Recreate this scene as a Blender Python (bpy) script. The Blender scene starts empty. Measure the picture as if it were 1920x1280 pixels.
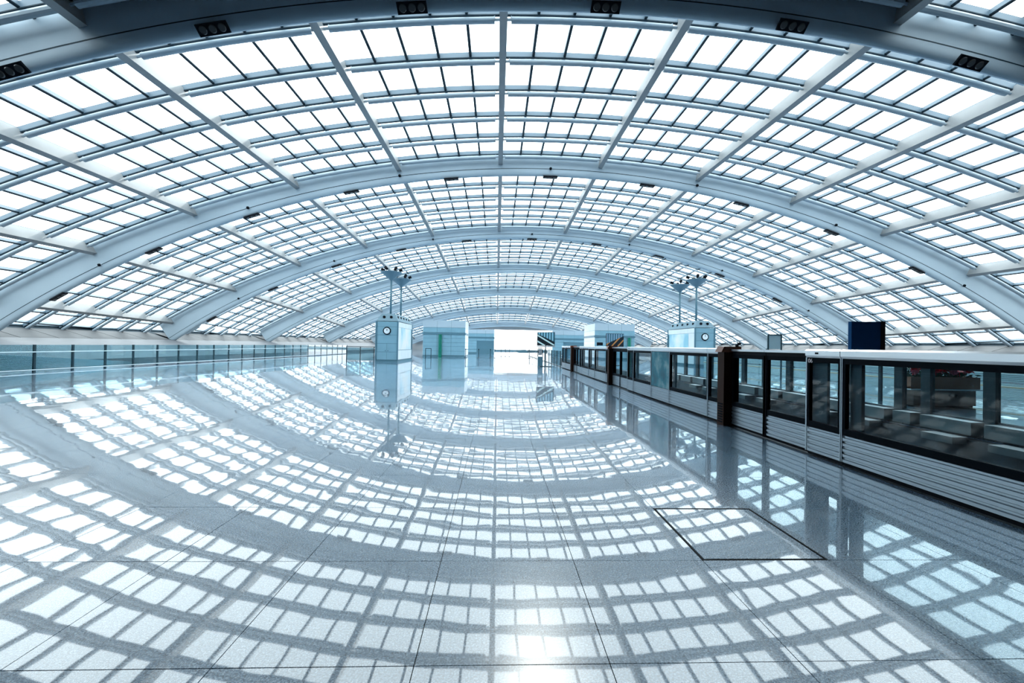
import bpy, math, random
from mathutils import Vector, Matrix
random.seed(7)
SC = bpy.context.scene
COL = SC.collection
R2 = math.radians

# ------------------------------------------------------------------ camera
EYE = 1.5
F_PX = 762.6
YAW, PITCH, ROLL = R2(2.136), R2(0.547), R2(1.0)
cam_data = bpy.data.cameras.new('camera')
cam_data.sensor_width = 36.0
cam_data.lens = F_PX / 1920.0 * 36.0
cam_data.clip_start = 0.05
cam_data.clip_end = 2000
cam = bpy.data.objects.new('camera', cam_data)
COL.objects.link(cam)
fwd = Vector((math.sin(YAW) * math.cos(PITCH), math.cos(YAW) * math.cos(PITCH), math.sin(PITCH)))
rt = Vector((math.cos(YAW), -math.sin(YAW), 0))
up = rt.cross(fwd)
r_ = rt * math.cos(ROLL) + up * math.sin(ROLL)
u_ = up * math.cos(ROLL) - rt * math.sin(ROLL)
M = Matrix((r_, u_, -fwd)).transposed().to_4x4()
M.translation = (0, 0, EYE)
cam.matrix_world = M
SC.camera = cam

# ------------------------------------------------------------------ sky, sun, exposure
w = bpy.data.worlds.new('sky')
SC.world = w
w.use_nodes = True
bg = w.node_tree.nodes['Background']
bg.inputs['Color'].default_value = (0.90, 0.965, 1.0, 1)
bg.inputs['Strength'].default_value = 5.0
sun_d = bpy.data.lights.new('sun', 'SUN')
sun_d.energy = 1.3
sun_d.angle = R2(3.5)
sun_d.color = (1.0, 0.95, 0.88)
sun = bpy.data.objects.new('sun', sun_d)
COL.objects.link(sun)
sdir = Vector((0.12, 1.0, 0.87)).normalized()          # towards the sun
sun.rotation_euler = sdir.to_track_quat('Z', 'Y').to_euler()
SC.view_settings.view_transform = 'Standard'
SC.view_settings.look = 'None'
SC.view_settings.exposure = 0.0
SC.view_settings.gamma = 1.0
SC.view_settings.use_curve_mapping = False

# ------------------------------------------------------------------ materials
def mat(name, col, rough=0.5, metal=0.0, spec=None, ior=None, emit=None):
    m = bpy.data.materials.new(name)
    m.use_nodes = True
    b = m.node_tree.nodes['Principled BSDF']
    b.inputs['Base Color'].default_value = (*col, 1)
    b.inputs['Roughness'].default_value = rough
    b.inputs['Metallic'].default_value = metal
    if ior: b.inputs['IOR'].default_value = ior
    if spec is not None: b.inputs['Specular IOR Level'].default_value = spec
    if emit:
        b.inputs['Emission Color'].default_value = (*emit[0], 1)
        b.inputs['Emission Strength'].default_value = emit[1]
    return m

def vary(m, scale, amount, stretch=(1, 1, 1), rough_amt=0.0):
    """gentle mottling of the base colour with object-independent noise"""
    nt = m.node_tree; b = nt.nodes['Principled BSDF']
    col = b.inputs['Base Color'].default_value[:]
    g = nt.nodes.new('ShaderNodeNewGeometry')
    mp = nt.nodes.new('ShaderNodeMapping'); mp.inputs['Scale'].default_value = stretch
    n = nt.nodes.new('ShaderNodeTexNoise'); n.inputs['Scale'].default_value = scale; n.inputs['Detail'].default_value = 4
    r = nt.nodes.new('ShaderNodeMapRange')
    r.inputs[1].default_value = 0.3; r.inputs[2].default_value = 0.7
    r.inputs[3].default_value = 1 - amount; r.inputs[4].default_value = 1 + amount
    mx = nt.nodes.new('ShaderNodeVectorMath'); mx.operation = 'SCALE'
    mx.inputs[0].default_value = col[:3]
    nt.links.new(g.outputs['Position'], mp.inputs['Vector'])
    nt.links.new(mp.outputs['Vector'], n.inputs['Vector'])
    nt.links.new(n.outputs['Fac'], r.inputs[0])
    nt.links.new(r.outputs[0], mx.inputs['Scale'])
    nt.links.new(mx.outputs[0], b.inputs['Base Color'])
    return m

def glass(name, tint, refl=1.0, rough=0.0, haze=0.0, hazecol=(0.4, 0.6, 0.65)):
    m = bpy.data.materials.new(name); m.use_nodes = True
    nt = m.node_tree; nt.nodes.clear()
    out = nt.nodes.new('ShaderNodeOutputMaterial')
    tr = nt.nodes.new('ShaderNodeBsdfTransparent'); tr.inputs['Color'].default_value = (*tint, 1)
    gl = nt.nodes.new('ShaderNodeBsdfGlossy'); gl.inputs['Roughness'].default_value = rough
    fr = nt.nodes.new('ShaderNodeFresnel'); fr.inputs['IOR'].default_value = 1.45
    ml = nt.nodes.new('ShaderNodeMath'); ml.operation = 'MULTIPLY'; ml.inputs[1].default_value = refl
    mx = nt.nodes.new('ShaderNodeMixShader')
    ge = nt.nodes.new('ShaderNodeNewGeometry'); iv = nt.nodes.new('ShaderNodeMath'); iv.operation = 'SUBTRACT'; iv.inputs[0].default_value = 1.0
    m3 = nt.nodes.new('ShaderNodeMath'); m3.operation = 'MULTIPLY'; m3.use_clamp = True
    nt.links.new(ge.outputs['Backfacing'], iv.inputs[1]); nt.links.new(fr.outputs[0], ml.inputs[0])
    nt.links.new(ml.outputs[0], m3.inputs[0]); nt.links.new(iv.outputs[0], m3.inputs[1]); nt.links.new(m3.outputs[0], mx.inputs[0])
    src = tr
    if haze:
        df = nt.nodes.new('ShaderNodeBsdfDiffuse'); df.inputs['Color'].default_value = (*hazecol, 1)
        m2 = nt.nodes.new('ShaderNodeMixShader'); m2.inputs[0].default_value = haze
        nt.links.new(tr.outputs[0], m2.inputs[1]); nt.links.new(df.outputs[0], m2.inputs[2]); src = m2
    nt.links.new(src.outputs[0], mx.inputs[1]); nt.links.new(gl.outputs[0], mx.inputs[2])
    nt.links.new(mx.outputs[0], out.inputs['Surface'])
    return m

def floor_mat():
    m = bpy.data.materials.new('polished_granite'); m.use_nodes = True
    nt = m.node_tree; b = nt.nodes['Principled BSDF']; N = nt.nodes.new; L = nt.links.new
    g = N('ShaderNodeNewGeometry')
    n1 = N('ShaderNodeTexNoise'); n1.inputs['Scale'].default_value = 95; n1.inputs['Detail'].default_value = 3; n1.inputs['Roughness'].default_value = 0.75
    cr = N('ShaderNodeValToRGB')
    e = cr.color_ramp.elements
    e[0].position = 0.40; e[0].color = (0.022, 0.060, 0.110, 1)
    e[1].position = 0.62; e[1].color = (0.37, 0.49, 0.60, 1)
    k = cr.color_ramp.elements.new(0.50); k.color = (0.110, 0.210, 0.325, 1)
    n2 = N('ShaderNodeTexNoise'); n2.inputs['Scale'].default_value = 0.55; n2.inputs['Detail'].default_value = 2
    r2 = N('ShaderNodeMapRange'); r2.inputs[1].default_value = .3; r2.inputs[2].default_value = .7; r2.inputs[3].default_value = .86; r2.inputs[4].default_value = 1.14
    sc = N('ShaderNodeVectorMath'); sc.operation = 'SCALE'
    L(g.outputs['Position'], n1.inputs['Vector']); L(g.outputs['Position'], n2.inputs['Vector'])
    L(n1.outputs['Fac'], cr.inputs[0]); L(n2.outputs['Fac'], r2.inputs[0])
    L(cr.outputs[0], sc.inputs[0]); L(r2.outputs[0], sc.inputs['Scale']); L(sc.outputs[0], b.inputs['Base Color'])
    b.inputs['Roughness'].default_value = 0.24
    b.inputs['IOR'].default_value = 1.5
    b.inputs['Coat Weight'].default_value = 1.0
    b.inputs['Coat Roughness'].default_value = 0.022
    b.inputs['Coat IOR'].default_value = 1.72
    # slight polish waviness
    n3 = N('ShaderNodeTexNoise'); n3.inputs['Scale'].default_value = 2.2; n3.inputs['Detail'].default_value = 1.0
    L(g.outputs['Position'], n3.inputs['Vector'])
    bp = N('ShaderNodeBump'); bp.inputs['Strength'].default_value = 1.0; bp.inputs['Distance'].default_value = 0.0010
    L(n3.outputs['Fac'], bp.inputs['Height']); L(bp.outputs[0], b.inputs['Normal']); L(bp.outputs[0], b.inputs['Coat Normal'])
    return m

def picture_mat(name, c1, c2, c3, scale, rot, emit=0.0, rough=.3):
    m = bpy.data.materials.new(name); m.use_nodes = True
    nt = m.node_tree; b = nt.nodes['Principled BSDF']; N = nt.nodes.new; L = nt.links.new
    g = N('ShaderNodeTexCoord')
    mp = N('ShaderNodeMapping'); mp.inputs['Rotation'].default_value = rot
    wv = N('ShaderNodeTexNoise'); wv.inputs['Scale'].default_value = scale; wv.inputs['Detail'].default_value = 3
    cr = N('ShaderNodeValToRGB'); e = cr.color_ramp.elements
    e[0].position = .35; e[0].color = (*c1, 1); e[1].position = .68; e[1].color = (*c3, 1)
    k = e.new(.5); k.color = (*c2, 1)
    L(g.outputs['Object'], mp.inputs[0]); L(mp.outputs[0], wv.inputs['Vector']); L(wv.outputs['Fac'], cr.inputs[0])
    L(cr.outputs[0], b.inputs['Base Color']); b.inputs['Roughness'].default_value = rough
    if emit:
        L(cr.outputs[0], b.inputs['Emission Color']); b.inputs['Emission Strength'].default_value = emit
    return m

MT = {}
MT['floor'] = floor_mat()
MT['sub'] = mat('joint_mortar', (0.012, 0.018, 0.025), 0.9)
MT['arch'] = vary(mat('arch_paint', (0.42, 0.52, 0.59), 0.55), 0.4, 0.04)
MT['beam'] = vary(mat('beam_paint', (0.29, 0.30, 0.305), 0.5), 1.5, 0.06)
MT['tube'] = mat('tube_paint', (0.33, 0.40, 0.455), 0.35)
MT['mull'] = mat('mullion_paint', (0.13, 0.19, 0.24), 0.45)
MT['dark'] = mat('dark_gasket', (0.012, 0.030, 0.045), 0.6, spec=0.2)
MT['black'] = mat('black_metal', (0.008, 0.010, 0.014), 0.5, ior=1.12)
MT['lens'] = mat('lamp_lens', (0.05, 0.05, 0.05), 0.15)
MT['pane'] = glass('roof_glass', (0.93, 0.97, 0.98), 0.6)
MT['rearblock'] = mat('rear_light_blocker', (0.06, 0.075, 0.085), 0.7)  # dark tone for the added light-blocking deck and rear wall
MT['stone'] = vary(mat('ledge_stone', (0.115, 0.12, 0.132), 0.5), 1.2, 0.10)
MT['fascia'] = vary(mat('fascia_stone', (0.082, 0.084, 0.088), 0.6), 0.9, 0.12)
MT['steel'] = vary(mat('brushed_steel', (0.26, 0.32, 0.37), 0.34, 0.75), 8, 0.06, (1, 0.1, 6))
MT['cap'] = mat('polished_cap', (0.82, 0.86, 0.90), 0.22, 0.6)
MT['frame'] = mat('black_frame', (0.005, 0.008, 0.012), 0.5, ior=1.08)
MT['psdglass'] = glass('screen_glass', (0.74, 0.82, 0.85), 0.5)
MT['farglass'] = glass('far_glass', (0.84, 0.92, 0.93), 0.7)
MT['railglass'] = glass('railing_glass', (0.58, 0.73, 0.78), 1.6, haze=0.10)
MT['post'] = mat('dark_post', (0.015, 0.045, 0.06), 0.4, spec=0.3)
MT['rail'] = mat('light_rail', (0.72, 0.82, 0.86), 0.3, 0.3)
MT['brown'] = mat('brown_post', (0.030, 0.013, 0.009), 0.5, ior=1.15)
MT['orange'] = mat('orange_cap', (0.17, 0.045, 0.018), 0.45)
MT['teal'] = vary(mat('teal_cladding', (0.22, 0.40, 0.49), 0.35), 1.5, 0.05)
MT['tealtrim'] = mat('teal_trim', (0.09, 0.20, 0.26), 0.4)
MT['white'] = vary(mat('white_cladding', (0.74, 0.80, 0.83), 0.35), 1.0, 0.05)
MT['roofteal'] = mat('roof_teal', (0.13, 0.23, 0.29), 0.45)
MT['green'] = mat('green_pillar', (0.005, 0.17, 0.12), 0.25)
MT['blue'] = mat('blue_board', (0.003, 0.050, 0.150), 0.75, spec=0.1)
MT['concrete'] = vary(mat('pit_concrete', (0.05, 0.075, 0.095), 0.7), 3, 0.2)
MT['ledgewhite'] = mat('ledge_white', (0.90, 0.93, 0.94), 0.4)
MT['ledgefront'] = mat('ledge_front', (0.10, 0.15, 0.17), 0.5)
MT['wood'] = mat('planter_wood', (0.42, 0.17, 0.10), 0.6)
MT['cabinet'] = mat('cabinet_brown', (0.10, 0.065, 0.055), 0.5)
MT['leaf'] = mat('leaf_green', (0.020, 0.075, 0.040), 0.5)
MT['red'] = mat('flower_red', (0.80, 0.05, 0.07), 0.5)
MT['pink'] = mat('flower_pink', (0.75, 0.22, 0.28), 0.5)
MT['tan'] = mat('tan_coping', (0.60, 0.47, 0.30), 0.5)
MT['slat'] = mat('pale_slat', (0.46, 0.62, 0.66), 0.45)
MT['clock'] = mat('clock_face', (0.78, 0.85, 0.88), 0.4)
MT['beige'] = mat('beige_lintel', (0.42, 0.42, 0.42), 0.6)
MT['poster'] = picture_mat('poster_sea', (0.0, 0.09, 0.14), (0.0, 0.15, 0.21), (0.16, 0.32, 0.37), 2.4, (0.4, 0.2, 0.9), 0, .6)
MT['advert'] = picture_mat('advert_print', (0.28, 0.55, 0.66), (0.62, 0.78, 0.84), (0.86, 0.84, 0.80), 0.5, (0, 0, .4))
def screen_mat(name, stripe, bright, ang1):
    m = bpy.data.materials.new(name); m.use_nodes = True
    nt = m.node_tree; b = nt.nodes['Principled BSDF']; N = nt.nodes.new; L = nt.links.new
    tc = N('ShaderNodeTexCoord')
    def wave(rot, sc, dist, lo, hi, c0, c1):
        mp = N('ShaderNodeMapping'); mp.inputs['Rotation'].default_value = (0, rot, 0)
        wv = N('ShaderNodeTexWave'); wv.wave_type = 'BANDS'; wv.bands_direction = 'X'; wv.inputs['Scale'].default_value = sc; wv.inputs['Distortion'].default_value = dist
        cr = N('ShaderNodeValToRGB'); e = cr.color_ramp.elements; e[0].position = lo; e[1].position = hi; e[0].color = (*c0, 1); e[1].color = (*c1, 1)
        L(tc.outputs['Object'], mp.inputs[0]); L(mp.outputs[0], wv.inputs['Vector']); L(wv.outputs['Fac'], cr.inputs[0]); return cr
    pillars = wave(0, 1.6, 0.3, .55, .75, (0.03, 0.09, 0.13), bright)
    rails = wave(ang1, .85, 0.2, .80, .86, (0.008, 0.014, 0.02), stripe)
    sp = N('ShaderNodeSeparateXYZ'); L(tc.outputs['Object'], sp.inputs[0])
    ax = N('ShaderNodeMath'); ax.operation = 'MULTIPLY_ADD'; ax.inputs[1].default_value = math.copysign(.45, ang1); L(sp.outputs['X'], ax.inputs[0]); L(sp.outputs['Z'], ax.inputs[2])
    gt = N('ShaderNodeMath'); gt.operation = 'GREATER_THAN'; gt.inputs[1].default_value = 2.1; L(ax.outputs[0], gt.inputs[0])
    mx = N('ShaderNodeMixRGB'); L(gt.outputs[0], mx.inputs[0]); L(rails.outputs[0], mx.inputs[1]); L(pillars.outputs[0], mx.inputs[2])
    L(mx.outputs[0], b.inputs['Base Color']); L(mx.outputs[0], b.inputs['Emission Color']); b.inputs['Emission Strength'].default_value = .7
    b.inputs['Roughness'].default_value = .3; b.inputs['Specular IOR Level'].default_value = .2
    return m
MT['tv1'] = screen_mat('screen_picture', (0.30, 0.45, 0.48), (0.16, 0.34, 0.45), 1.05)
MT['tv2'] = screen_mat('screen_picture_warm', (0.26, 0.13, 0.05), (0.13, 0.22, 0.32), -0.75)
MT['railsteel'] = mat('rail_steel', (0.30, 0.34, 0.37), 0.35, 0.8)
MT['letter'] = mat('letter_white', (0.85, 0.80, 0.82), 0.5)

# ------------------------------------------------------------------ mesh helpers
class MB:
    def __init__(s): s.v = []; s.f = []; s.m = []
    def quad(s, a, b, c, d, mi=0):
        n = len(s.v); s.v += [tuple(a), tuple(b), tuple(c), tuple(d)]; s.f.append((n, n+1, n+2, n+3)); s.m.append(mi)
    def poly(s, pts, mi=0):
        n = len(s.v); s.v += [tuple(p) for p in pts]; s.f.append(tuple(range(n, n+len(pts)))); s.m.append(mi)
    def hexa(s, p, mi=0, mbot=None):
        """p: 8 points, 0-3 bottom loop ccw seen from above, 4-7 top loop"""
        n = len(s.v); s.v += [tuple(q) for q in p]
        for i, q in enumerate(((3, 2, 1, 0), (4, 5, 6, 7), (0, 1, 5, 4), (1, 2, 6, 5), (2, 3, 7, 6), (3, 0, 4, 7))):
            s.f.append(tuple(n+k for k in q)); s.m.append(mbot if (i == 0 and mbot is not None) else mi)
    def box(s, x0, x1, y0, y1, z0, z1, mi=0, mtop=None):
        n = len(s.f)
        s.hexa([(x0,y0,z0),(x1,y0,z0),(x1,y1,z0),(x0,y1,z0),(x0,y0,z1),(x1,y0,z1),(x1,y1,z1),(x0,y1,z1)], mi)
        if mtop is not None: s.m[n+1] = mtop
    def tube(s, pts, r, seg=8, mi=0, cap=True):
        pts = [Vector(p) for p in pts]; rings = []
        for i, p in enumerate(pts):
            t = (pts[min(i+1, len(pts)-1)] - pts[max(i-1, 0)]).normalized()
            ref = Vector((0, 0, 1)) if abs(t.z) < 0.9 else Vector((0, 1, 0))
            a = t.cross(ref).normalized(); b = t.cross(a).normalized()
            rr = r[i] if isinstance(r, (list, tuple)) else r
            base = len(s.v)
            for k in range(seg):
                th = 2*math.pi*k/seg
                s.v.append(tuple(p + a*rr*math.cos(th) + b*rr*math.sin(th)))
            rings.append(base)
        for i in range(len(rings)-1):
            for k in range(seg):
                k2 = (k+1) % seg
                s.f.append((rings[i]+k, rings[i]+k2, rings[i+1]+k2, rings[i+1]+k)); s.m.append(mi)
        if cap:
            s.f.append(tuple(rings[0]+k for k in reversed(range(seg)))); s.m.append(mi)
            s.f.append(tuple(rings[-1]+k for k in range(seg))); s.m.append(mi)
    def mesh(s, name, mats, smooth=False):
        me = bpy.data.meshes.new(name); me.from_pydata(s.v, [], s.f)
        for m in (mats if isinstance(mats, (list, tuple)) else [mats]): me.materials.append(MT[m])
        for i, p in enumerate(me.polygons):
            p.material_index = s.m[i]; p.use_smooth = smooth
        me.validate(); me.update()
        return me
    def build(s, name, mats, parent=None, loc=None, smooth=False):
        me = s.mesh(name, mats, smooth)
        return link(name, me, parent, loc)

def link(name, data, parent=None, loc=None):
    o = bpy.data.objects.new(name, data); COL.objects.link(o)
    if parent: o.parent = parent
    if loc is not None: o.location = loc
    return o
def tag(o, label=None, cat=None, group=None, kind=None):
    if label: o['label'] = label
    if cat: o['category'] = cat
    if group: o['group'] = group
    if kind: o['kind'] = kind
    return o
def empty(name, loc=(0, 0, 0)):
    o = bpy.data.objects.new(name, None); COL.objects.link(o); o.location = loc; o.empty_display_size = .2
    return o
def bx(name, m, parent, *b, loc=None):
    k = MB(); k.box(*b); return k.build(name, m, parent, loc)

def pix(P):
    """size bookkeeping only: which pieces show largest from where one stands"""
    d = Vector(P) - Vector((0, 0, EYE)); z = d.dot(fwd)
    if z < 0.3: return None
    return (960 + F_PX*d.dot(r_)/z, 640 - F_PX*d.dot(u_)/z)
def shown_area(ps):
    q = [pix(p) for p in ps]
    if any(a is None for a in q): return 0
    cx = sum(a[0] for a in q)/len(q); cy = sum(a[1] for a in q)/len(q)
    if not (-60 < cx < 1980 and -60 < cy < 1340): return 0
    A = 0
    for i in range(len(q)):
        a, b = q[i], q[(i+1) % len(q)]; A += a[0]*b[1]-b[0]*a[1]
    return abs(A)/2

# ------------------------------------------------------------------ roof shell geometry
RR, X0, B = 63.94, 3.531, 7.017
AD = [-0.7, 13.80, 28.17, 42.82, 57.51, 73.07, 87.43, 102.0]
AZ = [12.70, 13.15, 13.38, 12.82, 11.78, 10.52, 8.45, 6.20]
PITCHA = B/(RR+1.0)                       # angle between beams
def ang(n): return (n-0.5)*PITCHA
def zap(y):
    for k in range(len(AD)-1):
        if y <= AD[k+1] or k == len(AD)-2:
            t = (y-AD[k])/(AD[k+1]-AD[k]); return AZ[k]+(AZ[k+1]-AZ[k])*t
def off(a): return 1.53+0.95*(a/0.605)**2
def P(a, y, r):
    """point on the vault: angle from crown, depth, height above the arch soffit"""
    return Vector((X0+(RR+r)*math.sin(a), y, zap(y)-RR+(RR+r)*math.cos(a)))
def amax(y, zl, r=None):
    lo, hi = 0.1, 0.8
    for _ in range(40):
        m = (lo+hi)/2
        if P(m, y, off(m) if r is None else r).z > zl: lo = m
        else: hi = m
    return lo
ZG = 2.45        # lower edge of the glass
ZL = 1.45        # ledge
def rowsY(k):
    s = (AD[k+1]-AD[k])/6.0
    return [AD[k]-0.42+s*j for j in range(0, 7)]

ceiling = empty('ceiling', (X0, 50, 0)); tag(ceiling, kind='structure')
ceiling['label'] = 'vaulted glass roof of white arches, beams and tubes over the hall'
def cp(o): # keep world coordinates while parented to the ceiling
    o.parent = ceiling; o.location = (-X0, -50, 0); return o

# arches
arches = {}
for k in range(0, 8):
    y0 = AD[k]; am = amax(y0, 1.2, 0.0); N = 96 if k < 4 else 64
    mb = MB(); rings = []; jt = MB(); prev = None
    for i in range(N+1):
        a = -am+2*am*i/N; top = off(a)+0.12
        prof = [(0, top), (0, .30), (.015, .19), (.05, .09), (.10, .03), (.16, 0.005), (.22, .02), (.28, .07), (.33, .16), (.38, .40), (1.0, top-.3), (1.0, top)]
        base = len(mb.v)
        for (dy, r) in prof: mb.v.append(tuple(P(a, y0, r)+Vector((0, dy, 0))))
        rings.append(base)
        j0, j1 = P(a, y0, .455)+Vector((0, -.006, 0)), P(a, y0, .495)+Vector((0, -.006, 0))
        if prev: jt.quad(prev[0], j0, j1, prev[1])
        prev = (j0, j1)
    n = len(prof)
    for i in range(N):
        for q in range(n):
            q2 = (q+1) % n
            mb.f.append((rings[i]+q, rings[i]+q2, rings[i+1]+q2, rings[i+1]+q)); mb.m.append(0)
    o = cp(mb.build('arch', 'arch', smooth=True)); arches[k] = o
    try: o.data.set_sharp_from_angle(angle=R2(35))
    except Exception: pass
    o['label'] = 'blue-grey painted steel arch with a rounded lower lip'
    j = jt.build('panel_joint', 'dark', o); j.parent = o

# beams
def make_beam(mb, n, k, mbk=None):
    a = ang(n); ya, yb = AD[k]+1.0, AD[k+1]+0.02
    rb = lambda a: off(a)-0.78-0.12*(a/.6)**2
    def hx(w, r0, r1):
        da = w/2/(RR+1)
        c = [P(a-da, ya, r0), P(a+da, ya, r0), P(a+da, yb, r0), P(a-da, yb, r0), P(a-da, ya, r1), P(a+da, ya, r1), P(a+da, yb, r1), P(a-da, yb, r1)]
        mb.hexa(c)
    hx(.24, rb(a)+.04, off(a)-.10)
    hx(.30, rb(a), rb(a)+.04)
beams = []
for k in range(0, 7):
    for n in range(-6, 8):
        if P(ang(n), AD[k+1], off(ang(n))-.8).z < 2.3: continue
        mb = MB(); make_beam(mb, n, k); cp(mb.build('beam', 'beam'))

# tubes, transoms, mullions, panes
SUB = 5
pane_list = []
tube_stuff, mull_stuff, plate_stuff = MB(), MB(), MB()
for k in range(0, 7):
    ys = rowsY(k)
    glass_rows = range(0, 6) if k > 0 else range(5, 6)
    for j in range(0, 7):
        y = ys[j]
        if k == 0 and j < 5: continue
        if j == 0 and k > 0: continue        # same line as the previous bay's last one
        A = amax(y, ZG)
        # transom: continuous plate under the glass with a dark gasket below
        mb = MB(); na = int(A/(PITCHA/SUB)); an = [-A]+[ang(.5)+i*PITCHA/SUB*1.0+PITCHA/SUB*.5 for i in range(-na-1, na+1)]
        an = sorted([a for a in an if -A < a < A]+[-A, A])
        for a0, a1 in zip(an[:-1], an[1:]):
            def hx(r0, r1, h, mi):
                mb.hexa([P(a0, y-h, off(a0)+r0), P(a1, y-h, off(a1)+r0), P(a1, y+h, off(a1)+r0), P(a0, y+h, off(a0)+r0),
                         P(a0, y-h, off(a0)+r1), P(a1, y-h, off(a1)+r1), P(a1, y+h, off(a1)+r1), P(a0, y+h, off(a0)+r1)], mi)
            hx(-.23, .0, .04, 0); hx(-.27, -.231, .05, 1)
        cp(mb.build('transom', ['mull', 'dark']))
        # tubes between beams
        for n in range(-7, 8):
            a0, a1 = ang(n)+.32/RR, ang(n+1)-.32/RR
            a0, a1 = max(a0, -A), min(a1, A)
            if a1-a0 < 0.4/RR: continue
            indiv = k in (1, 2)
            mb = MB() if indiv else tube_stuff
            pts = [P(a0+(a1-a0)*t/4, y-.02, off(a0+(a1-a0)*t/4)-.46) for t in range(5)]
            mb.tube(pts, .122, 10 if k < 3 else 6)
            for e, sg in ((a0, -1), (a1, 1)):          # end brackets
                q = P(e, y, off(e)-.42); q2 = P(e+sg*.2/RR, y, off(e)-.42); q3 = P(e, y, off(e)-.15)
                if k < 4:
                    mb.tube([q, q2], .05, 6); mb.tube([q, q3], .03, 5)
            if indiv:
                o = cp(mb.build('purlin_tube', 'tube', smooth=True))
                try: o.data.set_sharp_from_angle(angle=R2(40))
                except Exception: pass
    # longitudinal mullions + panes
    for c in range(-36, 37):
        a = ang(.5)+PITCHA*.5+c*PITCHA/SUB       # lines at beams and four between
        for j in glass_rows:
            ya, yb = ys[j], ys[j+1]
            A0, A1 = amax(ya, ZG), amax(yb, ZG)
            # mullion
            if abs(a) < min(A0, A1):
                indiv = k == 1 and abs(c) <= 24
                mb = MB() if indiv else mull_stuff
                da = .060/RR; o_ = off(a)
                mb.hexa([P(a-da, ya, o_-.19), P(a+da, ya, o_-.19), P(a+da, yb, o_-.19), P(a-da, yb, o_-.19), P(a-da, ya, o_), P(a+da, ya, o_), P(a+da, yb, o_), P(a-da, yb, o_)], 0)
                da = .046/RR
                mb.hexa([P(a-da, ya, o_-.22), P(a+da, ya, o_-.22), P(a+da, yb, o_-.22), P(a-da, yb, o_-.22), P(a-da, ya, o_-.191), P(a+da, ya, o_-.191), P(a+da, yb, o_-.191), P(a-da, yb, o_-.191)], 1)
                if indiv: cp(mb.build('mullion', ['mull', 'dark']))
            # pane between a and the next line
            b_ = a+PITCHA/SUB
            l0, h0 = max(a, -A0), min(b_, A0); l1, h1 = max(a, -A1), min(b_, A1)
            if h0-l0 < .003 and h1-l1 < .003: continue
            if h0 <= l0 or h1 <= l1: continue
            if k == 0 and not (ang(-2.8) < (a+b_)/2 < ang(-2.0) or ang(2.0) < (a+b_)/2 < ang(2.6)): continue  # rear bay glazed only in slots, limiting daylight on the nearest arch
            g = .02/RR
            pts = [P(l0+g, ya+.03, off(l0)+.03), P(h0-g, ya+.03, off(h0)+.03), P(h1-g, yb-.03, off(h1)+.03), P(l1+g, yb-.03, off(l1)+.03)]
            pane_list.append((shown_area(pts), pts))
    # lower frame of the glass along the fascia
    for sgn in (-1, 1):
        if k == 0: continue
        y0, y1 = AD[k]+.6, AD[k+1]
        aa, ab = sgn*amax(y0, ZG), sgn*amax(y1, ZG)
        mb = MB(); pa, pb = P(aa, y0, off(aa)), P(ab, y1, off(ab))
        mb.tube([pa, pb], .10, 8); cp(mb.build('gutter_rail', 'tube'))
        mb = MB(); dv = Vector((0, 0, -.16)); mb.tube([pa+dv, pb+dv], .05, 6); cp(mb.build('gutter_seal', 'dark'))
tag(cp(tube_stuff.build('purlin_tube_field', 'tube')), kind='stuff')
tag(cp(mull_stuff.build('mullion_field', ['mull', 'dark'])), kind='stuff')
pane_list.sort(key=lambda t: -t[0])
pf = MB()
for i, (ar, pts) in enumerate(pane_list):
    mb = MB() if i < 300 else pf
    up_ = (pts[1]-pts[0]).cross(pts[3]-pts[0]).normalized()*.02
    mb.hexa(pts+[p+up_ for p in pts])
    if i < 300: cp(mb.build('pane', 'pane'))
tag(cp(pf.build('pane_field', 'pane')), kind='stuff')

# added opaque roof and rear wall, outside the view, darkening the nearest arch
mb = MB(); ys = rowsY(0)
for y0, y1, AL, AR in [(-10, AD[0], -.62, .62), (AD[0], ys[5], -.62, .62), (ys[5], ys[6]+.42, -.62, ang(-2.8)), (ys[5], ys[6]+.42, ang(-2.0), ang(2.0)), (ys[5], ys[6]+.42, ang(2.6), .62)]:
    NN = 24
    for i in range(NN):
        a0, a1 = AL+(AR-AL)*i/NN, AL+(AR-AL)*(i+1)/NN
        z = lambda a, y: P(a, max(y, AD[0]), off(a)+.05)
        q = [z(a0, y0), z(a1, y0), z(a1, y1), z(a0, y1)]
        q = [Vector((p.x, yy, p.z)) for p, yy in zip(q, (y0, y0, y1, y1))]
        mb.hexa(q+[p+Vector((0, 0, .2)) for p in q])
cp(mb.build('light_blocking_deck', 'rearblock'))
mb = MB(); mb.box(-36, 43, -10.3, -10, -1.5, 16); tag(mb.build('wall_back_blocker', 'rearblock'), kind='structure')  # added unseen wall, shuts out light from behind the viewpoint

# ------------------------------------------------------------------ floor of granite tiles
T = 0.922; TX, TY = -0.359, 1.923; FXL, FXR, FYE = -22.6, 4.52, 104.0
mb = MB(); mb.box(FXL, FXR, -10, FYE, -.40, -.03)
floor = tag(mb.build('floor', 'sub'), kind='structure'); floor['label'] = 'polished blue-grey granite tile floor of the platform hall'
tiles = []
i0 = int(math.floor((FXL-TX)/T)); i1 = int(math.floor((FXR-TX)/T))
j0 = int(math.floor((-10-TY)/T)); j1 = int(math.ceil((FYE-TY)/T))
for i in range(i0, i1+1):
    for j in range(j0, j1+1):
        xa, xb = max(TX+i*T, FXL), min(TX+(i+1)*T, FXR); ya, yb = max(-10, TY+j*T), min(TY+(j+1)*T, FYE)
        if xb-xa < .05 or yb-ya < .05: continue
        tiles.append((shown_area([(xa, ya, 0), (xb, ya, 0), (xb, yb, 0), (xa, yb, 0)]), xa, xb, ya, yb, i, j))
tiles.sort(key=lambda t: -t[0])
field = MB(); gp = .0022
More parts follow.
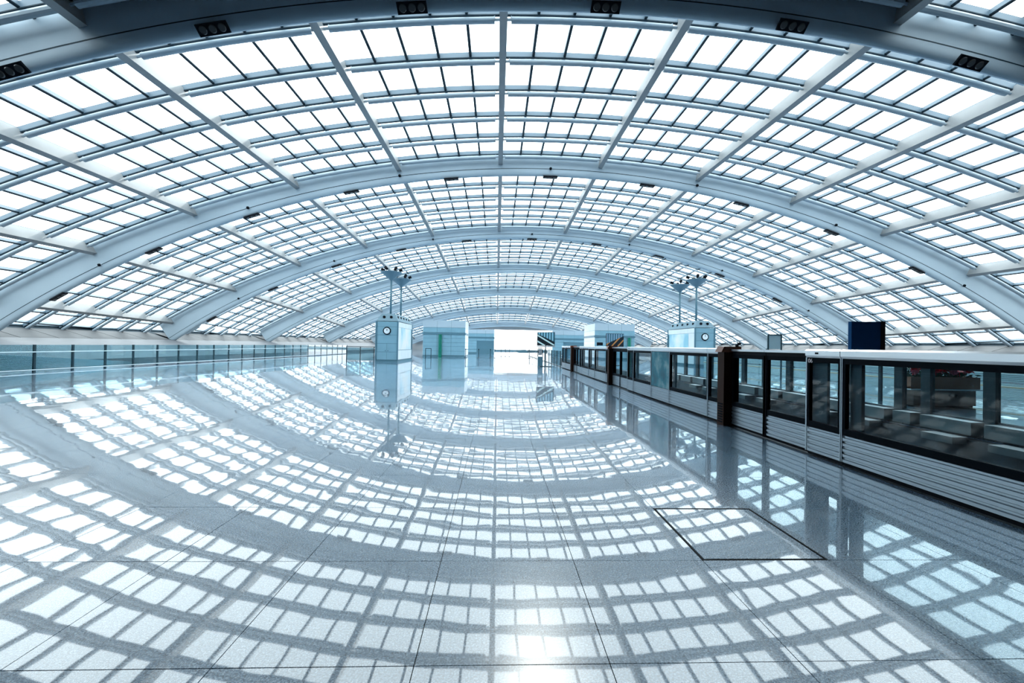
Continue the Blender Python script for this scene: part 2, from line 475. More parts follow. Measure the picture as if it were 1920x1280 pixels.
tmesh = MB(); h = T/2-gp; tmesh.box(-h, h, -h, h, -.03, 0); tile_me = tmesh.mesh('floor_tile', 'floor')
for n, (ar, xa, xb, ya, yb, i, j) in enumerate(tiles):
    tx, ty = random.gauss(0, .0006), random.gauss(0, .0006)
    cx, cy = (xa+xb)/2, (ya+yb)/2
    if n < 300:
        hatch = (i == 2 and j == 1)
        full = abs(xb-xa-T) < 1e-4 and abs(yb-ya-T) < 1e-4
        if full and not hatch: me = tile_me
        else:
            g = .022 if hatch else gp
            t = MB(); t.box(-(xb-xa)/2+g, (xb-xa)/2-g, -(yb-ya)/2+g, (yb-ya)/2-g, -.03, 0); me = t.mesh('floor_tile', 'floor')
        o = link('hatch_cover' if hatch else 'floor_tile', me, floor, (cx, cy, 0))
        o.rotation_euler = (tx, ty, 0) if not hatch else (0, 0, 0)
        if hatch:
            o['label'] = 'square granite access hatch set in a dark metal rim'
            f = MB(); e, e2 = T/2-.003, T/2-.014
            for (a0, a1, b0, b1) in ((-e, e, -e, -e2), (-e, e, e2, e), (-e, -e2, -e2, e2), (e2, e, -e2, e2)): f.box(a0, a1, b0, b1, -.03, .002)
            f.build('hatch_rim', 'black', o)
    else:
        x0, x1, y0, y1 = xa+gp, xb-gp, ya+gp, yb-gp
        zz = lambda x, y: tx*(y-cy)-ty*(x-cx)
        k = len(field.v)
        c = [(x0, y0), (x1, y0), (x1, y1), (x0, y1)]
        field.hexa([(x, y, -.03) for x, y in c]+[(x, y, zz(x, y)) for x, y in c])
tag(field.build('floor_tile_field', 'floor', floor), kind='stuff')

# ------------------------------------------------------------------ side ledges with fascia panels
def side(sgn, name, inner):
    mb = MB(); root = None
    ys = [-10]+AD[1:]
    prof = []
    for y in ys:
        a = amax(max(y, AD[0]), ZL, 0.0); x = X0+sgn*((RR)*math.sin(a)+.25)
        prof.append((y, x))
    for (ya, xa), (yb, xb) in zip(prof[:-1], prof[1:]):
        pts = [(inner, .0), (inner-sgn*(-.0), .32)]
        f = [(inner, 0.0-.4), (inner, .32), (xa, ZL), (xa+sgn*4, ZL)]
        g = [(inner, 0.0-.4), (inner, .32), (xb, ZL), (xb+sgn*4, ZL)]
        for q in range(3):
            mb.quad((f[q][0], ya, f[q][1]), (g[q][0], yb, g[q][1]), (g[q+1][0], yb, g[q+1][1]), (f[q+1][0], ya, f[q+1][1]))
    o = tag(mb.build(name, 'stone'), kind='structure')
    o['label'] = 'sloping grey stone ledge with tilted fascia panels along the %s side' % ('left' if sgn < 0 else 'right')
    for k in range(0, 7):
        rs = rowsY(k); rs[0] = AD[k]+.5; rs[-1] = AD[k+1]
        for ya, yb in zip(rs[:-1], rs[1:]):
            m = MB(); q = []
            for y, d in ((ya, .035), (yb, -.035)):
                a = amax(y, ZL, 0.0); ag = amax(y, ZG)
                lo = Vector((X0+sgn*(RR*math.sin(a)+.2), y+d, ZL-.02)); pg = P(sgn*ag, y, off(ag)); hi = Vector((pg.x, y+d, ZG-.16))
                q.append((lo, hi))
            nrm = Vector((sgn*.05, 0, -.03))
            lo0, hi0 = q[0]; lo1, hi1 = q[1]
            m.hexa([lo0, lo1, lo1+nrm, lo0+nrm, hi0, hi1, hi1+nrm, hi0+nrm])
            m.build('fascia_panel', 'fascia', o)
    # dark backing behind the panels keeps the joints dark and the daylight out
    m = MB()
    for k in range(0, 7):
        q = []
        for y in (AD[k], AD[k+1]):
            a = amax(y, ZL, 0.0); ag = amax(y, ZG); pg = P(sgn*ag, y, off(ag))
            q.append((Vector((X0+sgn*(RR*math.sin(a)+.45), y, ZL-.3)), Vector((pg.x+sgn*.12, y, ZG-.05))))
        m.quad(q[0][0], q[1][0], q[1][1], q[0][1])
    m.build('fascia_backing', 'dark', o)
    return o
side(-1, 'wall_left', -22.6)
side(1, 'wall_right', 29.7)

# far platform slab, track trough
mb = MB(); mb.box(8.5, 29.8, -10, FYE, -.4, 0)
o = tag(mb.build('floor', 'floor'), kind='structure'); o['label'] = 'polished floor of the platform across the track'
mb = MB()
mb.box(4.52, 8.5, -10, FYE, -1.5, -1.25); mb.box(4.52, 4.75, -10, FYE, -1.25, -.02); mb.box(8.3, 8.499, -10, FYE, -1.25, -.02)
o = tag(mb.build('trim_1', 'concrete'), kind='structure'); o['label'] = 'dark concrete track trough between the two platforms'
for x, lb in ((5.8, 'steel running rail on the near side of the track trough'), (7.25, 'steel running rail on the far side of the track trough')):
    mb = MB(); mb.box(x-.07, x+.07, -10, 100, -1.25, -1.23); mb.box(x-.012, x+.012, -10, 100, -1.23, -1.12); mb.box(x-.035, x+.035, -10, 100, -1.12, -1.08)
    tag(mb.build('track_rail', 'railsteel'), lb, 'rail', 'running rails')

# ------------------------------------------------------------------ platform screen (near side)
PX, PT = 4.55, .16           # front plane, thickness
def corrugated(y0, y1, z0, z1, x):
    mb = MB(); n = 5; pts = []
    for i in range(n):
        za = z0+(z1-z0)*i/n; zb = z0+(z1-z0)*(i+1)/n; d = (zb-za)
        pts += [(x, za), (x, za+d*.48), (x+.016, za+d*.60), (x+.016, za+d*.88)]
    pts.append((x, z1))
    for (xa, za), (xb, zb) in zip(pts[:-1], pts[1:]):
        mb.quad((xa, y1, za), (xa, y0, za), (xb, y0, zb), (xb, y1, zb))
    mb.box(x+.017, x+.10, y0, y1, z0, z1)
    return mb
def bars(mb, x0, x1, y0, y1, z0, z1, wb, wt, ws):
    mb.box(x0, x1, y0, y1, z0, z0+wb); mb.box(x0, x1, y0, y1, z1-wt, z1)
    mb.box(x0, x1, y0, y0+ws, z0+wb, z1-wt); mb.box(x0, x1, y1-ws, y1, z0+wb, z1-wt)
def screen_panel(y0, y1, kind, label, cat='screen panel', group='panels of the near platform screen', lead=1):
    yc = (y0+y1)/2; hw = (y1-y0)/2-.006
    r = empty('sliding_screen_door' if kind == 'door' else 'platform_screen', (PX, yc, 0)); tag(r, label, cat, group)
    rec = .05 if kind == 'door' else 0.0
    bx('plinth', 'black', r, .03+rec, .12, -hw, hw, .0, .045)
    corrugated(-hw, hw, .05, .40, rec).build('lower_panel', 'steel', r)
    if kind != 'poster':
        mb = MB(); bars(mb, rec, rec+.06, -hw, hw, .40, 1.40, .085, .07, .05); mb.build('frame', 'frame', r)
        bx('glass', 'psdglass', r, rec+.025, rec+.037, -hw+.05, hw-.05, .485, 1.33)
    else:
        bx('back_board', 'frame', r, .02, .06, -hw, hw, .40, 1.40)
        bx('poster', 'poster', r, .0, .019, -hw+.02, hw-.02, .41, 1.39)
    if kind == 'door':
        bx('header_slot', 'black', r, .06, .14, -hw, hw, 1.40, 1.46)
        bx('cap', 'cap', r, .03, .20, -hw, hw, 1.46, 1.50)
        bx('leading_edge', 'black', r, rec-.012, rec-.001, lead*hw-.03, lead*hw+.03, .01, 1.40)
    else:
        mb = MB(); mb.poly([(0, -hw, 1.401), (-.025, -hw, 1.43), (-.025, -hw, 1.50), (.0, -hw, 1.52), (.22, -hw, 1.52), (.22, -hw, 1.401)])
        prof = [(0, 1.401), (-.025, 1.43), (-.025, 1.50), (0, 1.52), (.22, 1.52), (.22, 1.401)]
        for q in range(6):
            a, b = prof[q], prof[(q+1) % 6]; mb.quad((a[0], -hw, a[1]), (b[0], -hw, b[1]), (b[0], hw, b[1]), (a[0], hw, a[1]))
        mb.poly([(p[0], hw, p[1]) for p in reversed(prof)]); mb.build('cap', 'cap', r)
        # slim steel edge strips
        for s in (-1, 1): bx('edge_strip', 'steel', r, -.006, .0-.0005, s*hw-.012, s*hw+.012, .05, 1.40)
    if kind == 'wide': bx('inner_post', 'post', r, .065, .11, hw-.22, hw-.06, .485, 1.33)
    if kind == 'side':
        bx('sensor', 'black', r, -.032, -.0255, .06, .11, 1.45, 1.475)
        bx('pocket_board', 'post', r, .05, .09, -hw*.05, hw-.05, .485, 1.33)
    return r
def text_part(txt, size, parent, loc, rot, m, name='number'):
    cu = bpy.data.curves.new(name, 'FONT'); cu.body = txt; cu.size = size; cu.extrude = .002
    t = bpy.data.objects.new('tmp', cu); COL.objects.link(t)
    dg = bpy.context.evaluated_depsgraph_get(); me = bpy.data.meshes.new_from_object(t.evaluated_get(dg))
    bpy.data.objects.remove(t); me.materials.clear(); me.materials.append(MT[m])
    o = link(name, me, parent, loc); o.rotation_euler = rot; return o
def screen_post(y, label):
    r = empty('screen_post', (PX, y, 0)); tag(r, label, 'post', 'brown posts of the platform screen')
    bx('body', 'brown', r, -.10, .20, -.115, .115, 0, 1.44)
    mb = MB(); mb.poly([(-.16, -.118, 1.44), (-.10, -.118, 1.55), (.24, -.118, 1.55), (.24, -.118, 1.44)]); prof = [(-.16, 1.44), (-.10, 1.55), (.24, 1.55), (.24, 1.44)]
    for q in range(4):
        a, b = prof[q], prof[(q+1) % 4]; mb.quad((a[0], -.118, a[1]), (b[0], -.118, b[1]), (b[0], .118, b[1]), (a[0], .118, a[1]))
    mb.poly([(p[0], .118, p[1]) for p in reversed(prof)]); mb.build('cap', 'orange', r)
    for i in range(8): bx('rib', 'frame', r, -.108, -.101, -.08, .08, .06+i*.05, .085+i*.05)
    return r
order = ['nearest', 'second', 'third', 'fourth', 'fifth', 'sixth', 'seventh', 'eighth', 'ninth', 'tenth', 'eleventh', 'twelfth', 'thirteenth', 'fourteenth', 'fifteenth', 'sixteenth', 'seventeenth', 'eighteenth']
for u in range(0, 3):
    o_ = u*8.17; ref = 'the %s brown post' % order[u]
    if u == 0: screen_panel(2.62, 5.20, 'wide', 'widest glazed screen panel, at the right picture edge')
    else: screen_panel(o_+3.63, o_+5.20, 'wide', 'glazed screen panel two panels before the doors at %s' % ref)
    r = screen_panel(o_+5.20, o_+5.81, 'side', 'narrow dark glazed screen panel beside the sliding doors at %s' % ref if u else 'narrow dark glazed screen panel carrying the white number 06')
    if u == 0: text_part('06', .085, r, (-.004, .27, 1.325), (R2(90), 0, R2(-90)), 'letter')
    screen_panel(o_+5.81, o_+6.80, 'door', 'glazed sliding door leaf one leaf away from %s' % ref, 'sliding door')
    screen_panel(o_+6.80, o_+7.79, 'door', 'glazed sliding door leaf right against %s' % ref, 'sliding door', lead=-1)
    screen_post(o_+7.915, '%s dark brown screen post with orange cap, counted from the viewer' % order[u])
    screen_panel(o_+8.05, o_+8.60, 'narrow', 'narrow glazed screen panel just beyond %s' % ref)
    screen_panel(o_+8.60, o_+10.55, 'wide', 'wide glazed screen panel second beyond %s' % ref)
    screen_panel(o_+10.55, o_+11.80, 'wide' if u else 'poster', 'glazed screen panel third beyond %s' % ref if u else 'screen panel covered by a turquoise sea poster')
# ------------------------------------------------------------------ far platform screen
FX = 8.55
posts = [2.55, 3.6, 4.65, 5.7, 6.75, 7.8, 8.35, 9.45]+[9.45+1.09*i for i in range(1, 11)]
for q, (ya, yb) in enumerate(zip(posts[:-1], posts[1:])):
    r = empty('platform_screen', (FX, ya, 0))
    tag(r, '%s glazed panel of the screen across the track, counted from the viewer' % order[q], 'screen panel', 'panels of the far platform screen')
    L = yb-ya
    bx('post', 'post', r, 0, .10, -.09, .09, .0, 1.48)
    bx('glass', 'farglass', r, .045, .055, .09, L-.09, .32, 1.42)
    bx('top_rail', 'frame', r, .0, .12, .09, L-.09, 1.42, 1.49)
    bx('lower_panel', 'concrete', r, .02, .10, .09, L-.09, .0, .32)
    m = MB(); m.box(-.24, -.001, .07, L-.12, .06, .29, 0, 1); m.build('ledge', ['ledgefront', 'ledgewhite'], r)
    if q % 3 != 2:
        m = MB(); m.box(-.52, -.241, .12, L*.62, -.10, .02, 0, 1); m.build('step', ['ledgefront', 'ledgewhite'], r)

# ------------------------------------------------------------------ left glass railing
def railing(name, x, ys, label, h=1.175, hand=.86):
    r = empty(name, (x, ys[0], 0)); tag(r, label, 'railing')
    pm = MB(); pm.box(-.03, .03, -.045, .045, 0, h); pm.box(-.05, .05, -.012, .012, hand-.06, hand); pme = pm.mesh('post', 'post')
    L = ys[1]-ys[0]
    gm = MB(); gm.box(-.006, .006, .05, L-.05, .10, h-.01); gme = gm.mesh('glass_panel', 'railglass')
    for i, y in enumerate(ys):
        link('post', pme, r, (0, y-ys[0], 0))
        if i < len(ys)-1: link('glass_panel', gme, r, (0, y-ys[0], 0))
    m = MB(); m.tube([(.06, -.4, hand), (.06, ys[-1]-ys[0], hand)], .024, 8); m.build('handrail', 'rail', r)
    m = MB(); m.tube([(.04, -.4, .09), (.04, ys[-1]-ys[0], .09)], .022, 8); m.build('bottom_rail', 'rail', r)
    return r
railing('glass_railing', -19.84, [15.06+1.585*i for i in range(0, 26)], 'long glass railing with dark posts along the left hall edge')
railing('glass_railing', 4.55, [28.8+1.6*i for i in range(0, 20)], 'glass railing with slim posts continuing beyond the platform screen')
# slatted ramp screen behind the railing
r = empty('slatted_screen', (-21.5, 17, 0)); tag(r, 'slatted wedge-shaped ramp screen behind the left glass railing', 'screen')
for i in range(12):
    t = i/11; z0, z1 = .03+1.02*(1-t), .02+.08*(1-t)
    m = MB(); m.hexa([(-.03, -3, z0), (.03, -3, z0), (.03, 8.2, z1), (-.03, 8.2, z1), (-.03, -3, z0+.045), (.03, -3, z0+.045), (.03, 8.2, z1+.02), (-.03, 8.2, z1+.02)])
    m.build('slat', 'slat', r)
m = MB(); m.hexa([(-.10, -3, 0), (-.06, -3, 0), (-.06, 8.2, 0), (-.10, 8.2, 0), (-.10, -3, 1.1), (-.06, -3, 1.1), (-.06, 8.2, .1), (-.10, 8.2, .1)]); m.build('backing', 'post', r)

# transverse glass barrier at the far end of the railing
r = empty('glass_barrier', (-12.2, 33.6, 0)); tag(r, 'low glass barrier with dark top rail beside the left clock kiosk', 'barrier')
for i in range(3): bx('post', 'post', r, i*1.1-.03, i*1.1+.03, -.03, .03, 0, 1.15)
for i in range(2): bx('glass_panel', 'railglass', r, i*1.1+.05, i*1.1+1.05, -.008, .008, .08, 1.1)
bx('top_rail', 'post', r, -.03, 2.4, -.04, .04, 1.15, 1.2)

# ------------------------------------------------------------------ clock kiosks
def disc(mb, c, rad, depth, axis='y', seg=24, mi=0):
    c = Vector(c); d = Vector((0, depth, 0)) if axis == 'y' else Vector((depth, 0, 0))
    mb.tube([c, c+d], rad, seg, mi)
def kiosk(x0, x1, y0, y1, side, label, hands):
    wd, dp = x1-x0, y1-y0; cx = (x0+x1)/2
    r = empty('clock_kiosk', (cx, y0, 0)); tag(r, label, 'kiosk', 'clock kiosks')
    h = wd/2
    bx('plinth', 'tealtrim', r, -h-.04, h+.04, -.04, dp+.04, 0, .13)
    bx('core', 'tealtrim', r, -h+.03, h-.03, .03, dp-.03, .13, 3.2)
    for sx in (-1, 1):
        for yy in (0, dp): bx('corner_post', 'tealtrim', r, sx*h-.05, sx*h+.05, yy-.05, yy+.05, .13, 3.26)
    zs = [.17, .80, 1.48, 2.16, 2.82, 3.24]
    for i, (za, zb) in enumerate(zip(zs[:-1], zs[1:])):
        cols = [(-h+.06, -.008), (.008, h-.06)] if i < 2 else [(-h+.06, h-.06)]
        for xa, xb in cols: bx('front_panel', 'teal', r, xa, xb, 0, .028, za+.012, zb-.012)
    for s in (-.1, .1):
        m = MB(); disc(m, (s, -.03, .90), .025, .03, seg=8); m.build('knob', 'black', r)
    # clock
    m = MB(); disc(m, (0, -.05, 2.49), .31, .05); ck = m.build('clock', 'black', r)
    m = MB(); disc(m, (0, -.062, 2.49), .235, .012); m.build('clock_face', 'clock', ck)
    for an, ln, wdt in hands:
        m = MB(); e = Vector((math.sin(R2(an))*ln, 0, math.cos(R2(an))*ln)); s_ = Vector((math.cos(R2(an))*wdt, 0, -math.sin(R2(an))*wdt)); c = Vector((0, -.066, 2.49))
        m.hexa([c-s_, c+s_, c+s_+Vector((0, .004, 0)), c-s_+Vector((0, .004, 0)), c+e-s_, c+e+s_, c+e+s_+Vector((0, .004, 0)), c+e-s_+Vector((0, .004, 0))]); m.build('clock_hand', 'black', ck)
    # long sides
    for sx in (-1, 1):
        f = sx*h
        n = 4
        for i in range(n):
            ya, yb = .06+(dp-.12)*i/n, .06+(dp-.12)*(i+1)/n
            for za, zb in ((.17, .95), (2.80, 3.24)):
                bx('side_panel', 'white', r, min(f, f-sx*.028), max(f, f-sx*.028), ya+.012, yb-.012, za+.012, zb-.012)
        bx('advert', 'advert', r, min(f, f-sx*.028), max(f, f-sx*.028), .06+(dp-.12)*.22, dp-.3, .98, 2.79)
        bx('side_panel', 'white', r, min(f, f-sx*.028), max(f, f-sx*.028), .07, .06+(dp-.12)*.21, .98, 2.79)
    # chamfered roof with round vents
    m = MB(); m.hexa([(-h-.02, 0, 3.27), (h+.02, 0, 3.27), (h+.02, dp, 3.27), (-h-.02, dp, 3.27), (-h+.32, .32, 3.87), (h-.32, .32, 3.87), (h-.32, dp-.32, 3.87), (-h+.32, dp-.32, 3.87)])
    rf = m.build('roof_cap', 'roofteal', r)
    for s in (-.28, .28):
        m = MB(); disc(m, (s, .10, 3.60), .11, .08, seg=12); m.build('vent', 'black', rf)
    for sx in (-1, 1):
        for i in range(5):
            m = MB(); disc(m, (sx*(h-.20), .7+i*(dp-1.4)/4, 3.60), .11, sx*.08, 'x', 12); m.build('vent', 'black', rf)
    return r
def mast(x, y, zb, zc, label):
    r = empty('uplight_mast', (x, y, zb)); tag(r, label, 'lamp', 'uplight masts on the clock kiosks')
    m = MB(); m.tube([(0, 0, 0), (0, 0, zc-zb)], .085, 10); m.build('pole', 'tealtrim', r, smooth=True)
    hh = zc-zb
    m = MB(); m.tube([(0, 0, hh-.02), (0, 0, hh+.05), (0, 0, hh+.62), (0, 0, hh+.66)], [.10, .14, .86, .86], 24); m.build('dish', 'roofteal', r)
    for an in (10, 80, 170, 250, 310):
        c, s_ = math.cos(R2(an)), math.sin(R2(an)); p = Vector((c*.72, s_*.72, hh+.66))
        m = MB(); m.tube([p, p+Vector((0, 0, .16))], .03, 6); m.tube([p+Vector((-c*.12, -s_*.12, .16)), p+Vector((c*.14, s_*.14, .26))], [.10, .13], 10); m.build('floodlight', 'black', r)
kiosk(-9.62, -7.92, 32.8, 38.2, 1, 'teal clock kiosk standing in the hall left of the axis', [(20, .15, .016), (-20, .21, .011)])
mast(-8.82, 34.0, 3.87, 6.72, 'nearer uplight mast on the left clock kiosk')
mast(-8.70, 37.0, 3.87, 6.62, 'farther uplight mast on the left clock kiosk')
kiosk(16.6, 18.28, 33.5, 38.9, -1, 'teal clock kiosk rising behind the platform screen on the right', [(-5, .16, .016), (2, .22, .011)])
mast(17.22, 34.6, 3.87, 6.80, 'nearer uplight mast on the right clock kiosk')
mast(16.95, 37.2, 3.87, 6.72, 'farther uplight mast on the right clock kiosk')

# ------------------------------------------------------------------ service buildings
def building(x0, x1, y0, dp, ztop, label, pillar=None, door=None, sidewhite=0, cols=3):
    r = empty('service_building', ((x0+x1)/2, y0, 0)); tag(r, label, 'building', 'service buildings in the hall')
    h = (x1-x0)/2
    bx('core', 'tealtrim', r, -h+.04, h-.04, .04, dp, 0, ztop-.05)
    bx('plinth', 'tealtrim', r, -h-.02, h+.02, -.02, dp+.02, 0, .16)
    zs = [.2, .70, 1.25, 1.70, 2.2, 2.64]; ztops = [2.86, 3.45, ztop]
    dz = list(zip(zs[:-1], zs[1:]))+list(zip(ztops[:-1], ztops[1:]))
    for za, zb in dz:
        for c in range(cols):
            xa, xb = -h+2*h*c/cols, -h+2*h*(c+1)/cols
            if door and za < 2.1 and xa < door[1]-(x0+x1)/2 and xb > door[0]-(x0+x1)/2: continue
            bx('cladding_panel', 'teal' if za < 3.4 else 'arch', r, xa+.012, xb-.012, 0, .04, za+.012, zb-.012)
        for sx in (-1, 1):
            for c in range(2):
                ya, yb = dp*c/2, dp*(c+1)/2
                bx('cladding_panel', 'white', r, min(sx*h, sx*(h-.04)), max(sx*h, sx*(h-.04)), ya+.012, yb-.012, za+.012, zb-.012)
    bx('band', 'tealtrim', r, -h-.06, h+.06, -.06, dp+.06, 2.64, 2.84)
    if pillar is not None:
        m = MB(); m.tube([(pillar-(x0+x1)/2, -.18, 0), (pillar-(x0+x1)/2, -.18, 2.64)], .20, 16); m.build('pillar', 'green', r, smooth=False)
    if door:
        bx('door', 'tealtrim', r, door[0]-(x0+x1)/2, door[1]-(x0+x1)/2, -.01, .035, .02, 2.1)
        for c in range(cols): pass
    return r
building(-8.66, -3.72, 48, 5.2, 4.3, 'teal clad service building with green pillar left of the hall axis', pillar=-6.62)
building(11.63, 16.45, 48, 5.9, 4.3, 'teal clad service building with green pillar behind the right screen', pillar=15.75)
building(-4.95, -.45, 70, 6, 4.15, 'smaller far service building with dark doorway left of the bright opening', door=(-2.6, -1.0))
building(9.6, 15.3, 70, 6, 4.25, 'smaller far service building right of the bright opening', door=(12.0, 13.6))

# ------------------------------------------------------------------ end of the hall
mb = MB(); ye = 103.0; NN = 40; A = amax(102, 1.5, 0.0)
for i in range(NN):
    a0, a1 = -A+2*A*i/NN, -A+2*A*(i+1)/NN
    p0, p1 = P(a0, 102, off(a0)+.1), P(a1, 102, off(a1)+.1)
    mid = (p0.x+p1.x)/2; zb = 5.4 if -4.5 < mid < 13.0 else 0
    q = [(p0.x, ye, zb), (p1.x, ye, zb), (p1.x, ye+.4, zb), (p0.x, ye+.4, zb), (p0.x, ye, max(zb, p0.z)), (p1.x, ye, max(zb, p1.z)), (p1.x, ye+.4, max(zb, p1.z)), (p0.x, ye+.4, max(zb, p0.z))]
    mb.hexa(q)
tag(mb.build('wall_end', 'beige'), kind='structure')['label'] = 'pale end wall with a wide bright opening'
mb = MB(); mb.box(-6, 14, 103.6, 103.9, -.4, .35); o = tag(mb.build('parapet', 'tealtrim'), 'low blue-grey parapet across the bright far opening', 'parapet')

# ------------------------------------------------------------------ displays, signs, stands
def display(x0, x1, z0, z1, y, m, label, pole_x):
    r = empty('display_stand', (pole_x, y, 0)); tag(r, label, 'display')
    a, b = x0-pole_x, x1-pole_x
    bx('housing', 'black', r, a, b, 0, .10, z0, z1)
    bx('screen', m, r, a+.03, b-.03, -.012, -.001, z0+.03, z1-.03)
    bx('lower_trim', 'cap', r, a, b, -.03, .10, z0-.09, z0-.005)
    k = MB(); k.tube([(0, .05, .04), (0, .05, z0)], .045, 10); k.build('pole', 'post', r)
    bx('foot', 'post', r, -.45, .45, -.25, .35, 0, .04)
    return r
display(2.93, 4.22, 1.52, 2.51, 29.5, 'tv1', 'dark display screen on a pole stand at the near platform', 3.56)
display(8.95, 10.4, 1.55, 2.61, 33, 'tv2', 'display screen with an orange picture stripe across the track', 9.7)
r = empty('notice_stand', (3.25, 30.2, 0)); tag(r, 'small black framed notice stand left of the display pole', 'sign')
for s in (-.16, .16): bx('upright', 'black', r, s-.02, s+.02, -.02, .02, .0, 1.35)
bx('top_bar', 'black', r, -.16, .16, -.02, .02, 1.30, 1.36); bx('notice', 'cap', r, -.13, .13, -.01, .01, .82, 1.28); bx('base_box', 'tealtrim', r, -.18, .18, -.15, .15, 0, .7)

r = empty('blue_board', (11.3, 12.0, 0)); tag(r, 'dark blue standing board rising above the platform screen', 'sign')
bx('panel', 'blue', r, -.52, .40, -.02, .10, 1.25, 2.41); bx('edge_profile', 'black', r, .40, .54, -.03, .14, 1.2, 2.43)
bx('leg', 'post', r, -.45, -.38, .0, .08, 0, 1.25); bx('leg', 'post', r, .43, .50, .0, .08, 0, 1.2)
r = empty('frame_sign', (14.0, 20.0, 0)); tag(r, 'metal framed pale notice board on two legs behind the screen', 'sign')
for s in (-.34, .34): bx('leg', 'post', r, s-.025, s+.025, -.03, .03, 0, 2.25)
bx('board', 'slat', r, -.30, .30, -.015, .015, 1.55, 2.24); bx('top_bar', 'post', r, -.34, .34, -.03, .03, 2.24, 2.29)
def small_sign(x, y, z, label):
    r = empty('dark_sign', (x, y, 0)); tag(r, label, 'sign')
    bx('panel', 'black', r, -.35, .35, -.04, .04, z-.18, z+.18); k = MB(); k.tube([(-.25, 0, 0), (-.25, 0, z-.18)], .03, 8); k.build('pole', 'black', r)
small_sign(12.0, 47, 1.85, 'small dark sign in front of the right service building')
r = empty('black_spotlight', (12.1, 20.0, 0)); tag(r, 'small black twin spotlight just above the platform screen', 'lamp')
k = MB(); k.tube([(0, 0, 0), (0, 0, 1.85)], .02, 6); k.build('pole', 'black', r)
for s in (-1, 1):
    k = MB(); k.tube([(-.10, 0, 1.68), (.12, 0, 1.68+s*.12)], [.05, .075], 8); k.build('head', 'black', r)

# belt barriers
def belt_post(x, y, label, to=None):
    r = empty('belt_barrier_post', (x, y, 0)); tag(r, label, 'barrier post', 'belt barrier posts')
    k = MB(); k.tube([(0, 0, 0), (0, 0, .03), (0, 0, .05)], [.17, .17, .04], 14); k.build('base', 'post', r)
    k = MB(); k.tube([(0, 0, .05), (0, 0, 1.0), (0, 0, 1.02)], [.035, .035, .05], 8); k.build('pole', 'post', r)
    k = MB(); k.tube([(0, 0, .92), (0, 0, 1.03)], .05, 10); k.build('head', 'black', r)
    if to:
        dx, dy = (to[0]-x)*.85, (to[1]-y)*.85; k = MB(); k.hexa([(0, -.004, .94), (dx, dy-.004, .94), (dx, dy+.004, .94), (0, .004, .94), (0, -.004, 1.0), (dx, dy-.004, 1.0), (dx, dy+.004, 1.0), (0, .004, 1.0)]); k.build('belt', 'tealtrim', r)
bps = [(-3.5, 46), (-2.05, 46.5), (-.7, 46.5), (-.2, 47), (.6, 54), (1.15, 54.2), (1.7, 54.2), (3.95, 49)]
for i, p in enumerate(bps):
    belt_post(*p, 'belt barrier post %s of the row before the bright opening' % ('leftmost', 'second', 'third', 'fourth', 'fifth', 'sixth', 'seventh', 'rightmost')[i] if i in (0, 7) else '%s belt barrier post from the left before the bright opening' % ('', 'second', 'third', 'fourth', 'fifth', 'sixth', 'seventh')[i], bps[i+1] if i < 7 and i != 3 else None)
r = empty('gate_frame', (-7.0, 42, 0)); tag(r, 'small dark frame standing before the left service building', 'frame')
for s in (-.28, .28): bx('post', 'post', r, s-.03, s+.03, -.03, .03, 0, 1.05)
bx('top_bar', 'post', r, -.28, .28, -.03, .03, 1.0, 1.06)

# ------------------------------------------------------------------ far platform furniture: planter, slatted parapet
r = empty('flower_planter', (12.4, 11.0, .5)); tag(r, 'wooden planter box full of red flowers across the track', 'planter')
m = MB(); m.box(-1.0, 1.0, -.2, .25, 0, .05)
for s in (-1, 1): m.box(-1.0, 1.0, -.22 if s < 0 else .21, -.18 if s < 0 else .25, .0, .33); m.box(-1.0 if s < 0 else .96, -.96 if s < 0 else 1.0, -.18, .21, .0, .33)
m.build('box', 'wood', r)
bx('soil', 'cabinet', r, -.96, .96, -.18, .21, .05, .27)
m = MB()
for i in range(420):
    c = Vector((random.uniform(-1, 1), random.uniform(-.2, .25), .28+abs(random.gauss(0, .13)))); d = Vector((random.uniform(-1, 1), random.uniform(-1, 1), random.uniform(-.2, .8))).normalized()*.07; e = d.cross(Vector((random.random(), random.random(), random.random()))).normalized()*.028
    m.quad(c-d, c+e, c+d, c-e)
tag(m.build('foliage', 'leaf', r), kind='stuff')
def bloom(): 
    m = MB()
    for q in range(7):
        a = q*2*math.pi/7; d = Vector((math.cos(a), math.sin(a), .35))*.05; e = Vector((-math.sin(a), math.cos(a), 0))*.026
        m.quad((0, 0, 0), d*.6+e, d, d*.6-e)
    m.tube([(0, 0, -.06), (0, 0, 0)], .006, 4)
    return m
b1, b2 = bloom().mesh('bloom', 'red'), bloom().mesh('bloom', 'pink')
for i in range(64):
    o = link('bloom', b1 if i % 3 else b2, r, (random.uniform(-.95, .95), random.uniform(-.22, .2), random.uniform(.44, .66))); o.scale = (1.9,)*3; o.rotation_euler = (random.uniform(0, 1.2), random.uniform(-.6, .6), random.uniform(0, 6))
r = empty('planter_cabinet', (12.4, 11.0, 0)); tag(r, 'dark brown cabinet with a black arrow sign carrying the flower planter', 'cabinet')
bx('body', 'cabinet', r, -.9, .9, -.2, .25, .04, .47); bx('counter', 'ledgewhite', r, -1.05, 1.05, -.28, .30, .47, .5); bx('plinth', 'black', r, -.86, .86, -.16, .22, 0, .04)
m = MB(); cz = .33; m.poly([(.08, -.21, cz), (.18, -.21, cz+.07), (.18, -.21, cz+.02), (.28, -.21, cz+.02), (.28, -.21, cz+.07), (.38, -.21, cz), (.28, -.21, cz-.07), (.28, -.21, cz-.02), (.18, -.21, cz-.02), (.18, -.21, cz-.07)]); m.build('arrow_sign', 'black', r)
r = empty('slatted_parapet', (16.6, 4, 0)); tag(r, 'pale slatted parapet with tan coping on the platform across the track', 'parapet')
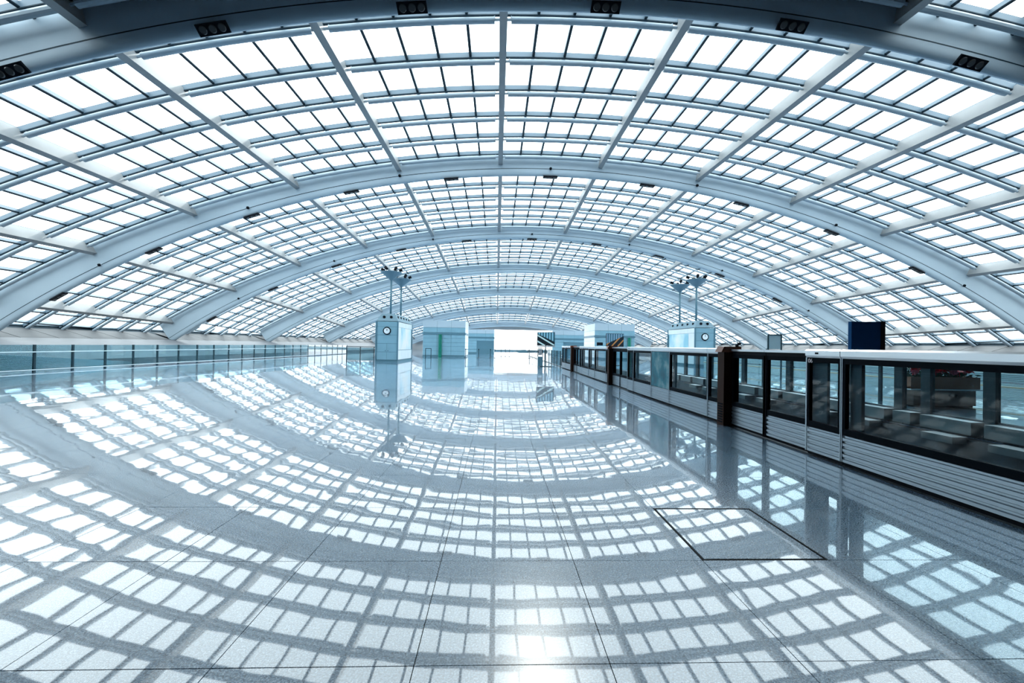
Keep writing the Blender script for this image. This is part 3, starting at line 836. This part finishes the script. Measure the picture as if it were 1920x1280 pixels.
for i in range(11): bx('slat', 'slat', r, 0, .04, 0, 28, .02+i*.042+(.06 if i > 8 else 0), .05+i*.042+(.06 if i > 8 else 0))
bx('coping', 'tan', r, -.05, .10, 0, 28, .40+.0, .44)
for i in range(10): bx('post', 'post', r, .05, .11, i*3+.2, i*3+.28, 0, 1.1)
for i in range(9): bx('slat', 'slat', r, .0, .03, 0, 28, .60+i*.055, .635+i*.055)

# ------------------------------------------------------------------ lamps and cameras on the arches
def flood(k, n, label):
    a = ang(n)*(.955 if k == 1 else 1.0); p = P(a, AD[k], .02 if k == 1 else -.05)
    r = empty('floodlight_unit', p+Vector((0, -.06 if k == 1 else .12, 0))); r.rotation_euler = (R2(-42) if k == 1 else 0, a, 0); tag(r, label, 'floodlight', 'floodlight units under the roof arches')
    bx('housing', 'black', r, -.50, .50, -.17, .17, -.05, .04)
    for s in (-.31, 0, .31):
        m = MB(); m.tube([(s, 0, -.051), (s, 0, -.075)], [.125, .10], 16); m.build('lens', 'lens', r)
pos = {-5: 'sixth left of', -4: 'fifth left of', -3: 'fourth left of', -2: 'third left of', -1: 'second left of', 0: 'first left of', 1: 'first right of', 2: 'second right of', 3: 'third right of', 4: 'fourth right of', 5: 'fifth right of'}
nm = {1: 'nearest dark arch', 2: 'second arch', 3: 'third arch'}
for k in (1, 2, 3):
    for n in range(-4, 6):
        if k == 1 and not (-2 <= n <= 3): continue
        flood(k, n-.5, 'black triple floodlight unit under the %s, %s the centre beam' % (nm[k], pos[n]))
for k in (2, 3):
    for n in range(-3, 4):
        a = ang(.5+1.5*n); p = P(a, AD[k], .46)
        if p.z < 3: continue
        m = MB(); m.tube([(0, 0.0, 0), (0, -.07, 0)], .06, 10); r = empty('arch_camera', p); tag(r, 'small black camera on the lip of the %s, %s' % (nm[k], ['outermost on the left', 'second from the left', 'third from the left', 'at the crown', 'third from the right', 'second from the right', 'outermost on the right'][n+3]), 'camera', 'cameras on the arches')
        m.build('mount', 'cap', r); m = MB(); m.tube([(0, -.07, 0), (0, -.09, 0), (0, -.15, -.01), (0, -.19, -.02)], [.07, .10, .09, .03], 12); m.build('dome', 'black', r)
